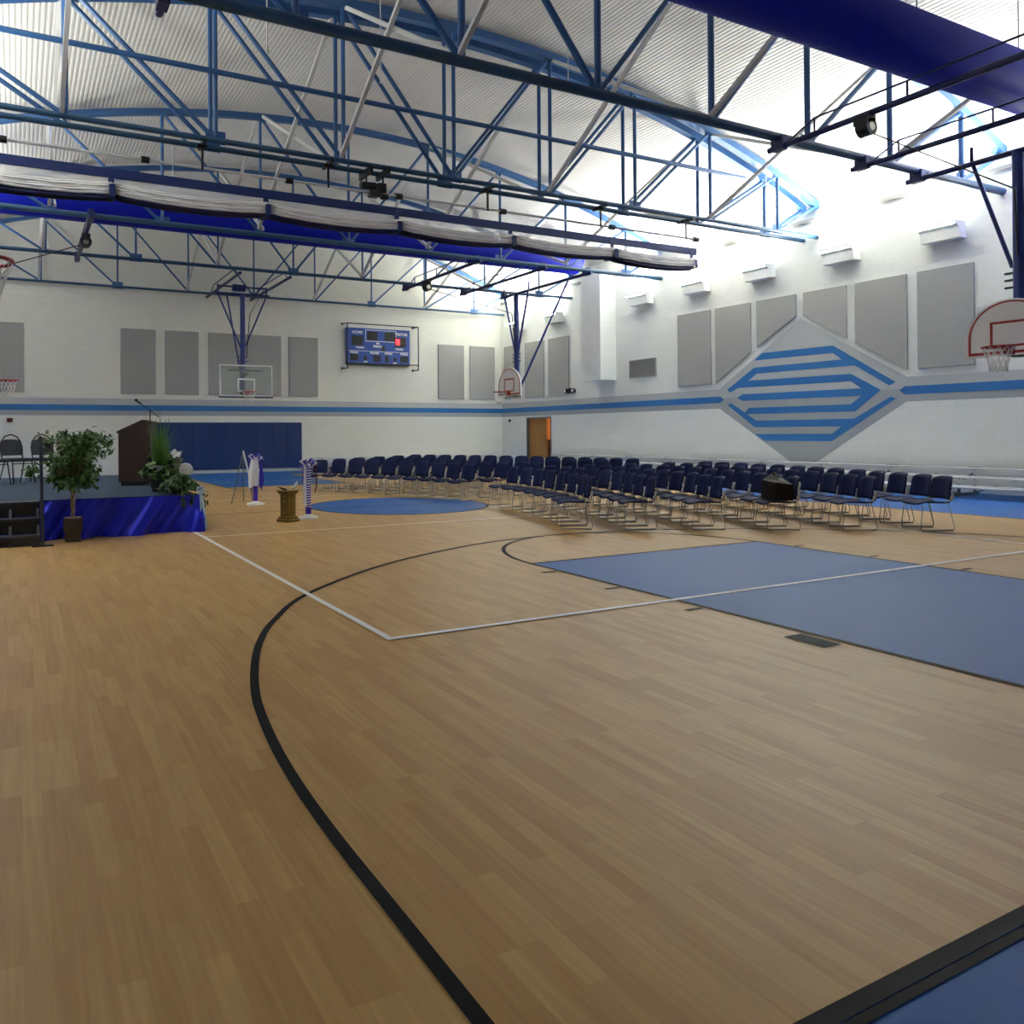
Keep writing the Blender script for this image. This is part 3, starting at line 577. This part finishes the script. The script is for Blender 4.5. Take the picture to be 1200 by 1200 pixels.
# ------------------------------------------------------------------ audience chairs
def make_chair():
    t = thing('stacking_chair', 'x', 'chair')
    sec = []                         # seat shell, x forward
    c = MB(); nx, ny = 8, 6; vs = []
    for i in range(nx+1):
        x = .24-.44*i/nx
        for j in range(ny+1):
            y = (-.5+j/ny)*(.44-.05*(i/nx)); z = .435-.012*(i/nx)-.02*(1-(2*j/ny-1)**2)-(.03*(1-i/1.5) if i < 1.5 else 0)
            vs.append((x, y, z))
    nb = len(vs); vs2 = vs+[(a, b_, z-.018) for a, b_, z in vs]; W_ = ny+1
    fs = []
    for i in range(nx):
        for j in range(ny): a = i*W_+j; fs += [(a, a+1, a+W_+1, a+W_), (nb+a, nb+a+W_, nb+a+W_+1, nb+a+1)]
    rim = [i for i in range(W_)]+[i*W_+ny for i in range(1, nx+1)]+[nx*W_+j for j in range(ny-1, -1, -1)]+[i*W_ for i in range(nx-1, 0, -1)]
    for k in range(len(rim)): a, b_ = rim[k], rim[(k+1) % len(rim)]; fs.append((a, nb+a, nb+b_, b_))
    c.add(vs2, fs, True).build('seat', M['navy'], t)
    c = MB(); vs = []; nz = 7
    for i in range(nz+1):
        f = i/nz; z = .455+.335*f; wd = .43*(1-.16*max(0, f-.75)/.25) 
        for j in range(ny+1):
            s = 2*j/ny-1; vs.append((-.215-.055*f+.045*s*s-(.025*(f-.9)*10 if f > .9 else 0), s*wd/2, z-(.02*s**4 if i == nz else 0)))
    nb = len(vs); vs2 = vs+[(a-.016, b_, z) for a, b_, z in vs]; fs = []
    for i in range(nz):
        for j in range(ny): a = i*W_+j; fs += [(a, a+1, a+W_+1, a+W_), (nb+a, nb+a+W_, nb+a+W_+1, nb+a+1)]
    rim = [i for i in range(W_)]+[i*W_+ny for i in range(1, nz+1)]+[nz*W_+j for j in range(ny-1, -1, -1)]+[i*W_ for i in range(nz-1, 0, -1)]
    for k in range(len(rim)): a, b_ = rim[k], rim[(k+1) % len(rim)]; fs.append((a, nb+a, nb+b_, b_))
    c.add(vs2, fs, True).build('backrest', M['navy'], t)
    for s in (-1, 1):
        y = s*.215
        MB().path([(.16, s*.17, .41), (.19, y, .40), (.235, y+s*.01, .06), (.22, y+s*.01, .014), (-.225, y+s*.01, .014), (-.245, y+s*.01, .06), (-.17, y, .40), (-.14, s*.17, .41)], [.0055, .0055, .006, .012, .012, .006, .0055, .0055], 6).build('sled_leg', M['chrome'], t)
        MB().path([(-.13, s*.19, .42), (-.20, s*.215, .44), (-.225, s*.225, .50), (-.235, s*.21, .58)], .018, 6).box((-.235, s*.2-.022, .44), (-.19, s*.2+.022, .50)).build('back_bracket', M['chrome'], t)
    return t
ch0 = make_chair(); first = [True]
def place(x, y, rz, label):
    c = ch0 if first[0] else dup(ch0)
    first[0] = False; c.location = (x, y, 0); c.rotation_euler = (0, 0, rz); tag(c, label, 'chair', 'navy audience chairs'); return c
chairs = {}
AC = (-6.7, 12.3)            # the rows are arcs around the stage
RAD = [8.50, 9.42, 10.42, 11.50, 12.58, 13.65]
for j, R_ in enumerate(RAD):
    for blk, n_, a0, sg in (('near', 8+j, math.radians(-31.0), 1), ('far', 10+j, math.radians(4.6), 1)):
        st = .52/R_*(1 if blk == 'near' else 1.01)
        for k in range(n_):
            a = a0+(.25/R_)+st*k
            lab = 'navy chair, %s row of %s block from stage, %s from %s end' % (ordn[j], blk, ordn[k], 'near' if blk == 'near' else 'aisle')
            rj = R_+random.uniform(-.02, .02)
            chairs[(blk, j, k)] = place(AC[0]+rj*math.cos(a), AC[1]+rj*math.sin(a), a+PI+random.uniform(-.05, .05), lab)
# handbag on a chair of the fourth row
c = chairs[('near', 3, 0)]; bp = Vector((c.location.x+.0, c.location.y, .44))
t = thing('handbag', 'slouchy black handbag with maroon lining on a navy chair', 'bag', bp, -.5)
MB().add([(-.14,-.22,0),(.14,-.22,0),(.14,.22,0),(-.14,.22,0),(-.13,-.28,.27),(.11,-.27,.24),(.12,.27,.30),(-.10,.27,.28),(-.05,-.2,.30),(.05,.22,.40)], [(0,3,2,1),(0,1,5,4),(1,2,6,5),(2,3,7,6),(3,0,4,7),(4,5,8),(5,6,9,8),(6,7,9),(7,4,8,9)]).build('bag_body', M['bag'], t)
MB().box((-.09, -.18, .25), (-.05, .12, .29)).build('lining', M['bagred'], t)
MB().path([(0, -.2, .24), (.02, -.05, .33), (.02, .12, .40), (0, .24, .26)], .014, 6).build('handle', M['bag'], t)

# ------------------------------------------------------------------ stage
SU, SV0, SV1, SZ = -4.52, 10.68, 17.4, .56
t = thing('stage', 'low stage with blue grey carpet and draped royal blue satin skirt', 'stage', (-7, SV0, 0))
MB().box((-2.6, .02, SZ-.09), (SU+7, SV1-SV0, SZ)).build('stage_deck', M['stage'], t)
MB().box((-2.6, .012, SZ-.07), (SU+7+.012, .02, SZ-.0)).build('edge_trim', M['satin_dk'], t)
for x in (-2.3, -.6, 1.0, 2.3):
    for y in (.3, 2.4, 4.6, 6.4): MB().tube((x, y, 0), (x, y, SZ-.09), .025).build('leg', M['galv'], t)
c = MB(); nu = 320; nz = 14; vs = []
def drape(s):      # s along the front then round the right side
    return s
L1 = 2.6+(SU+7); 
for i in range(nu+1):
    s = (L1+1.6)*i/nu
    for k in range(nz+1):
        f = k/nz
        fold = .07*math.sin(s*9+1.8*math.sin(s*2.1)+1.2*f)*(.3+f)+.05*abs(math.sin(s*6.5+f*1.6+math.sin(s*2)))**.6*(.25+f)+.03*math.sin(s*17+f*5)*(.2+f)+.012*math.sin(s*37+f*14)
        z = (SZ-.01)*(1-f)+.004; out = .05+.04*f+fold
        if s < L1: vs.append((-2.6+s+.03*math.sin(f*5+s*3)*f, -out, z))
        else: vs.append((-2.6+L1+.01+out*.35, s-L1-.03-out*max(0, 1-(s-L1)*6), z))
c.add(vs, [(i*(nz+1)+k, i*(nz+1)+k+1, (i+1)*(nz+1)+k+1, (i+1)*(nz+1)+k) for i in range(nu) for k in range(nz)], True).build('satin_skirt', M['satin'], t)
c = MB(); vs = []
for i in range(25):
    s = i/24; 
    for k in range(7):
        f = k/6; vs.append((s*(.05+.06*f)+f*.02, -.06-.02*math.sin(s*12)*(.4+f), .60-.57*f))
c.add(vs, [(i*7+k, i*7+k+1, (i+1)*7+k+1, (i+1)*7+k) for i in range(24) for k in range(6)], True)
o = c.build('ribbon_tail', M['pale'], None, (SU+.015, SV0-.07, 0)); tag(o, 'pale blue satin ribbon hanging down the right corner of the stage', 'ribbon')

t = thing('ribbon_bow', 'pale blue satin bow on the stage corner above the hanging ribbon', 'bow', (SU+.04, SV0-.12, SZ+.06))
for k in range(5):
    a = k*1.25; MB().path([(0, 0, 0), (.06*math.cos(a), -.02, .06*math.sin(a)+.02), (.07*math.cos(a+.6), -.03, .06*math.sin(a+.6)), (0, 0, 0)], .014, 5).build('bow_loop', M['pale'], t)
# steps in front of the stage
t = thing('stage_steps', 'black portable stage steps at the left frame edge', 'steps', (-6.72, SV0, 0))
for i in range(3):
    z = .14+.21*i; y = -.62+.22*i
    MB().box((-1.1, y, z-.03), (0, y+.25, z)).build('tread', M['greyblk'], t)
    MB().box((-1.1, y+.02, z-.20), (0, y+.035, z-.03)).build('riser', M['black'], t)
b = MB()
for x in (-1.08, -.72, -.36, -.02):
    b.bar((x, -.62, .02), (x, -.05, .02), .035, .035).bar((x, -.6, .02), (x, -.1, .5), .035, .035).bar((x, -.1, .02), (x, -.1, .55), .035, .035)
b.build('steel_frame', M['greyblk'], t)
t = thing('handrail_post', 'black upright handrail post on a flat foot beside the steps', 'post', (-6.69, 9.98, 0))
MB().box((-.13, -.05, 0), (.13, .05, .02)).build('foot', M['black'], t)
MB().tube((0, 0, .02), (-.02, .06, 1.42), .022, 10).ball((-.02, .06, 1.44), .03, 8).build('post_tube', M['greyblk'], t)

# banquet chairs on the stage
def stage_chair(x, y, rz, label):
    t = thing('banquet_chair', label, 'chair', (x, y, SZ), rz, 'chairs on the stage')
    out = [(-.19, .53), (.19, .53), (.205, .66), (.195, .76), (.16, .82), (.1, .845), (-.1, .845), (-.16, .82), (-.195, .76), (-.205, .66)]
    MB().prism([(-.215-.13*(z-.5), y_, z) for y_, z in out], (-.035, 0, 0)).build('back_pad', M['greyblk'], t)
    MB().path([(-.16, -.2, .43), (-.215, -.205, .52), (-.245, -.215, .68), (-.26, -.19, .80), (-.265, -.12, .90), (-.267, 0, .94), (-.265, .12, .90), (-.26, .19, .80), (-.245, .215, .68), (-.215, .205, .52), (-.16, .2, .43)], .014, 6).build('back_frame', M['black'], t)
    s = MB().cbox((.02, 0, .45), (.42, .42, .065)).build('seat', M['greyblk'], t); bev(s, .02, 3)
    for sy in (-1, 1):
        MB().path([(.18, sy*.19, .42), (.26, sy*.21, 0)], .014, 6).build('leg', M['black'], t)
        MB().path([(-.12, sy*.19, .42), (-.3, sy*.21, 0)], .014, 6).build('leg', M['black'], t)
    MB().tube((.2, -.19, .38), (.2, .19, .38), .01).build('stretcher', M['black'], t)
for x, y, r_, l in ((-6.99, 15.3, -1.1, 'dark banquet chair on the stage, leftmost with its whole back in view'), (-6.46, 15.35, -1.2, 'dark banquet chair on the stage, half hidden behind the potted tree'), (-7.42, 15.0, -1.0, 'dark banquet chair on the stage, cut by the left frame edge')):
    stage_chair(x, y, r_, l)

# lectern
t = thing('lectern', 'dark walnut lectern with sloping top standing on the stage', 'lectern', (-4.98, 13.45, SZ), math.radians(-22))
side = [(-.30, .07), (.27, .07), (.27, 1.14), (.12, 1.17), (-.30, .98)]
for s in (-1, 1): bev(MB().prism([(x, s*.26, z) for x, z in side], (0, .025*s, 0)).build('side_panel', M['walnut'], t), .006)
MB().box((.235, -.26, .07), (.265, .26, 1.13)).build('front_panel', M['walnut'], t)
MB().box((-.28, -.26, .07), (-.255, .26, .9)).build('back_panel', M['walnut'], t)
MB().prism([(-.33, -.29, .98), (.12, -.29, 1.19), (.29, -.29, 1.15), (.29, -.29, 1.12), (.12, -.29, 1.155), (-.33, -.29, .95)], (0, .58, 0)).build('top', M['walnut'], t)
MB().box((-.30, -.24, .6), (.24, .24, .62)).build('shelf', M['walnut'], t)
MB().box((-.26, -.25, 0), (.24, .25, .07)).build('plinth', M['black'], t)
t = thing('microphone', 'black microphone on a boom arm above the lectern', 'microphone', (-4.84, 13.1, SZ))
MB().tube((0, 0, 0), (0, 0, 1.36), .011).build('stand', M['black'], t)
MB().lathe([(.12, 0), (.12, .015), (.02, .03)]).build('stand_base', M['black'], t)
MB().tube((.15, 0, 1.24), (-.22, 0, 1.52), .008).build('boom', M['black'], t)
MB().ball((-.24, 0, 1.54), .028, 8, (1, 1, 1)).tube((-.235, 0, 1.53), (-.16, 0, 1.475), .017).build('microphone_head', M['black'], t)

# ------------------------------------------------------------------ plants
def leaf_cloud(n, fn, size, rnd, droop=.3):
    c = MB()
    for i in range(n):
        p = Vector(fn()); a = rnd.uniform(0, 2*PI); tl = rnd.uniform(-.9, .3)-droop
        d = Vector((math.cos(a)*math.cos(tl), math.sin(a)*math.cos(tl), math.sin(tl))); s = d.cross(Vector((rnd.uniform(-.4, .4), rnd.uniform(-.4, .4), 1))).normalized()
        L = size*rnd.uniform(.7, 1.3); W_ = L*.26; up = s.cross(d)*(-.12*L)
        c.add([p, p+d*L*.3+s*W_+up, p+d*L*.7+s*W_*.8+up, p+d*L, p+d*L*.7-s*W_*.8+up, p+d*L*.3-s*W_+up, p+d*L*.45], [(0, 1, 6), (1, 2, 6), (2, 3, 6), (3, 4, 6), (4, 5, 6), (5, 0, 6)])
    return c
rnd = random.Random(3)
t = thing('potted_tree', 'potted ficus tree with braided trunk in front of the stage', 'tree', (-6.30, 10.32, 0))
b = MB()
b.prism([(-.10, -.10, 0), (.10, -.10, 0), (.10, .10, 0), (-.10, .10, 0)], (0, 0, .15)); b.box((-.12, -.12, .14), (.12, .12, .33))
bev(b.build('basket', M['terracotta'], t), .01)
MB().cbox((0, 0, .325), (.2, .2, .02)).build('moss', M['bark'], t)
b = MB()
for k in range(3):
    b.path([(.022*math.cos(i*.9+k*2.09), .022*math.sin(i*.9+k*2.09), .32+i*.05) for i in range(10)], .014, 6)
for k in range(14):
    a = rnd.uniform(0, 2*PI); e = (.28*math.cos(a), .28*math.sin(a), rnd.uniform(.95, 1.5)); b.path([(0, 0, .76), (e[0]*.4, e[1]*.4, .9+.2*(e[2]-.9)), e], .007, 5)
b.build('trunk', M['bark'], t)
cl = [(rnd.gauss(0, .16), rnd.gauss(0, .16), rnd.uniform(.82, 1.5)) for _ in range(60)]
def ff():
    c_ = rnd.choice(cl); p = (c_[0]+rnd.gauss(0, .055)+.05, c_[1]+rnd.gauss(0, .055), c_[2]+rnd.gauss(0, .05)); return p
leaf_cloud(2600, ff, .085, rnd).build('foliage', M['leaf'], t)
t = thing('ivy_arrangement', 'trailing ivy arrangement on the front right corner of the stage', 'plant', (-4.72, 10.95, SZ))
MB().lathe([(.12, 0), (.15, .12), (.13, .13)]).build('pot', M['terracotta'], t)
def fi():
    a = rnd.uniform(0, 2*PI); r_ = rnd.uniform(0, .34); return (r_*math.cos(a), r_*math.sin(a)*.75, .05+.27*(1-(r_/.36)**2)*rnd.uniform(.4, 1))
m_ = leaf_cloud(900, fi, .07, rnd)
def fh(): 
    k = rnd.choice((-.02, .12, .30)); return (k+rnd.gauss(0, .03), -.33+rnd.gauss(0, .015), rnd.uniform(-.16, .06))
lc = leaf_cloud(90, fh, .06, rnd, .8); m_.add(lc.v, lc.f); m_.build('foliage', M['leaf2'], t)
t = thing('white_plate', 'round white disc tucked upright into the ivy arrangement', 'disc', (-4.62, 11.0, SZ+.36), .2)
MB().tube((0, 0, 0), (.02, .03, .01), .105, 24).build('disc', M['flower'], t)
MB().box((-.06, -.005, -.012), (.06, -.001, .006)).build('motif', M['stripe_grey'], t)
t = thing('grass_planter', 'spiky tall grass arrangement in a dark pot beside the lectern', 'plant', (-4.88, 11.55, SZ))
MB().lathe([(.16, 0), (.20, .1), (.22, .42), (.19, .43)]).build('pot', M['black'], t)
c = MB()
for k in range(170):
    a = rnd.uniform(0, 2*PI); sp = abs(rnd.gauss(0, .21)); h = rnd.uniform(.35, .8)+(rnd.uniform(0, .4) if rnd.random() < .2 else 0)
    bx_ = (rnd.gauss(-.04, .05), rnd.gauss(0, .05)); tip = Vector((bx_[0]+math.cos(a)*sp, bx_[1]+math.sin(a)*sp, .4+h)); base = Vector((bx_[0], bx_[1], .38)); mid = (base+tip)/2+Vector((0, 0, .1))
    s = Vector((-math.sin(a), math.cos(a), 0))*.0045
    c.add([base-s, base+s, mid+s, mid-s, tip], [(0, 1, 2, 3), (3, 2, 4)])
c.build('grass_blades', M['fern'], t)
def fd():
    a = rnd.uniform(0, 2*PI); r_ = rnd.uniform(.08, .36); return (r_*math.cos(a), r_*math.sin(a), .42-.5*max(0, r_-.15)+rnd.gauss(0, .04))
leaf_cloud(420, fd, .11, rnd).build('foliage', M['leaf'], t)
t = thing('white_flowers', 'bunch of white flowers among the dark leaves beside the lectern', 'flowers', (-4.70, 11.45, SZ+.55))
for k in range(6):
    p = Vector((rnd.gauss(0, .04), rnd.gauss(0, .03), rnd.gauss(.05, .03))); b = MB()
    for q in range(5):
        a = 2*PI*q/5; d = Vector((math.cos(a), math.sin(a)*.5-.5, math.sin(a)))*.04; s = Vector((-math.sin(a), 0, math.cos(a)))*.018
        b.add([p, p+d*.6+s, p+d, p+d*.6-s], [(0, 1, 2, 3)])
    b.ball(p, .01, 5).build('blossom', M['flower'], t)
MB().tube((0, 0, -.2), (0, 0, .05), .006).build('stem', M['leaf'], t)
t = thing('dark_planter', 'low dark leafy planter between the lectern and ivy', 'plant', (-4.70, 12.35, SZ))
MB().lathe([(.2, 0), (.25, .1), (.27, .50), (.24, .51)]).build('pot', M['black'], t)
def fe():
    a = rnd.uniform(0, 2*PI); r_ = rnd.uniform(0, .3); return (r_*math.cos(a), r_*math.sin(a), .5+rnd.gauss(0, .06))
leaf_cloud(320, fe, .09, rnd).build('foliage', M['leaf'], t)

# ------------------------------------------------------------------ ribbon columns, pedestal, easel
def bow(t, z, m1, m2):
    for k in range(12):
        a = 2*PI*k/12; r1 = .125; e = .05*math.sin(k*2.2)
        MB().path([(0, 0, z), (r1*math.cos(a)*.8, r1*math.sin(a)*.8, z+.05+e), (r1*1.25*math.cos(a+.3), r1*1.25*math.sin(a+.3), z+.02+e), (r1*.6*math.cos(a+.6), r1*.6*math.sin(a+.6), z-.03), (0, 0, z)], .017, 5).build('bow_loop', M[m1] if k % 2 else M[m2], t)
t = thing('ribbon_column', 'white column wrapped in spiral purple ribbon beside the gold pedestal', 'column', (-2.44, 11.42, 0))
MB().lathe([(.17, 0), (.17, .03), (.09, .05), (.05, .08)], n=28).build('base', M['white'], t)
MB().tube((0, 0, .05), (0, 0, .92), .045, 14).build('post', M['white_ribbon'], t)
c = MB(); n_ = 420; vs = []
for i in range(n_+1):
    a = 2*PI*18*i/n_; z = .10+.82*i/n_; vs += [(.0475*math.cos(a), .0475*math.sin(a), z-.010), (.0475*math.cos(a), .0475*math.sin(a), z+.012)]
c.add(vs, [(2*i, 2*i+2, 2*i+3, 2*i+1) for i in range(n_)]).build('spiral_ribbon', M['purple'], t)
MB().tube((0, 0, .08), (0, 0, .2), .052, 14).build('purple_wrap', M['purple'], t)
bow(t, .95, 'purple', 'white_ribbon')
for dx, m_, zb_ in ((-.085, 'white_ribbon', .22), (.12, 'firered', .45), (-.11, 'purple', .62)):
    w2 = .03 if m_ == 'white_ribbon' else .012
    MB().add([(dx-w2, -.05, .93), (dx+w2, -.05, .93), (dx*1.1+w2, -.06, .6), (dx*1.1-w2, -.06, .6), (dx*.9+w2, -.05, zb_), (dx*.9-w2, -.05, zb_)], [(0, 1, 2, 3), (3, 2, 4, 5)]).build('ribbon_tail', M[m_], t)
t = thing('ribbon_column', 'white draped column with purple ribbon beside the easel', 'column', (-2.52, 14.45, 0))
MB().lathe([(.19, 0), (.19, .03), (.09, .05), (.05, .08)], n=28).build('base', M['white'], t)
MB().tube((0, 0, .05), (0, 0, .9), .05, 14).build('post', M['purple'], t)
c = MB(); vs = []
for i in range(25):
    a = 2*PI*i/24
    for k in range(6):
        f = k/5; r_ = .075+.02*math.sin(a*5)*f+.03*math.sin(f*3); vs.append((-.02+r_*math.cos(a)-.02*f, r_*math.sin(a), .95-.6*f-.05*math.sin(a)))
c.add(vs, [(i*6+k, i*6+k+1, (i+1)*6+k+1, (i+1)*6+k) for i in range(24) for k in range(5)], True).build('white_drape', M['white_ribbon'], t)
bow(t, .97, 'purple', 'white_ribbon')
MB().add([(.06, -.09, .9), (.11, -.09, .9), (.16, -.09, .5), (.10, -.09, .3), (.06, -.09, .4)], [(0, 1, 2, 3, 4)]).build('ribbon_tail', M['purple'], t)
t = thing('easel', 'thin folding metal easel standing behind the ribbon column', 'easel', (-2.66, 14.9, 0))
for q, m_, r_ in (((-.26, -.02, 0), 'galv', .012), ((.16, .02, .48), 'white', .02), ((.12, .42, 0), 'galv', .012)): MB().tube((0, 0, 1.12), q, r_).build('leg', M[m_], t)
MB().tube((.16, .02, .48), (.2, -.02, 0), .012).build('leg', M['galv'], t)
t = thing('pedestal', 'ornate square gold pedestal on the floor near the white line', 'pedestal', (-2.91, 11.12, 0), .45)
bev(MB().box((-.14, -.14, 0), (.14, .14, .05)).build('plinth', M['gold'], t), .012)
MB().box((-.115, -.115, .05), (.115, .115, .09)).build('base_moulding', M['gold'], t)
MB().prism([(-.09, -.09, .09), (.09, -.09, .09), (.09, .09, .09), (-.09, .09, .09)], (0, 0, .38)).build('shaft', M['gold'], t)
b = MB()
for s in (-1, 1):
    for z in (.16, .25, .34, .43): b.ball((s*.02, -.092, z), .016, 6).ball((.092, s*.02, z), .016, 6).ball((-.092, s*.02, z), .016, 6)
b.build('rosettes', M['gold'], t)
bev(MB().box((-.115, -.115, .47), (.115, .115, .50)).box((-.135, -.135, .50), (.135, .135, .53)).build('capital', M['gold'], t), .008)
t = thing('bronze_leaf_ornament', 'dark bronze leaf ornament on the left edge of the gold pedestal', 'ornament', (-2.98, 11.08, .535))
MB().add([(0, 0, 0), (-.14, -.02, .06), (-.05, -.06, .04), (.04, 0, .02), (-.04, .06, .05), (-.02, 0, -.0)], [(0, 2, 1, 4), (0, 3, 2), (0, 4, 3), (5, 1, 2)]).box((-.03, -.03, 0), (.03, .03, .02)).build('ornament_body', M['terracotta'], t)
t = thing('white_bow', 'white bow and flowers lying on top of the gold pedestal', 'bow', (-2.85, 11.1, .535))
for k in range(4):
    MB().path([(0, 0, .01), (.05+.02*k, .01*k, .05+.03*k), (.09, -.01, .09+.01*k), (.03, 0, .015)], .013, 5).build('ribbon_loop', M['flower'], t)

lab = {}
for o in bpy.data.objects:
    if o.parent is None and 'label' in o: lab.setdefault(o['label'], []).append(o.name)
print('DUP LABELS', {k: v for k, v in lab.items() if len(v) > 1}); print('objects', len(bpy.data.objects))
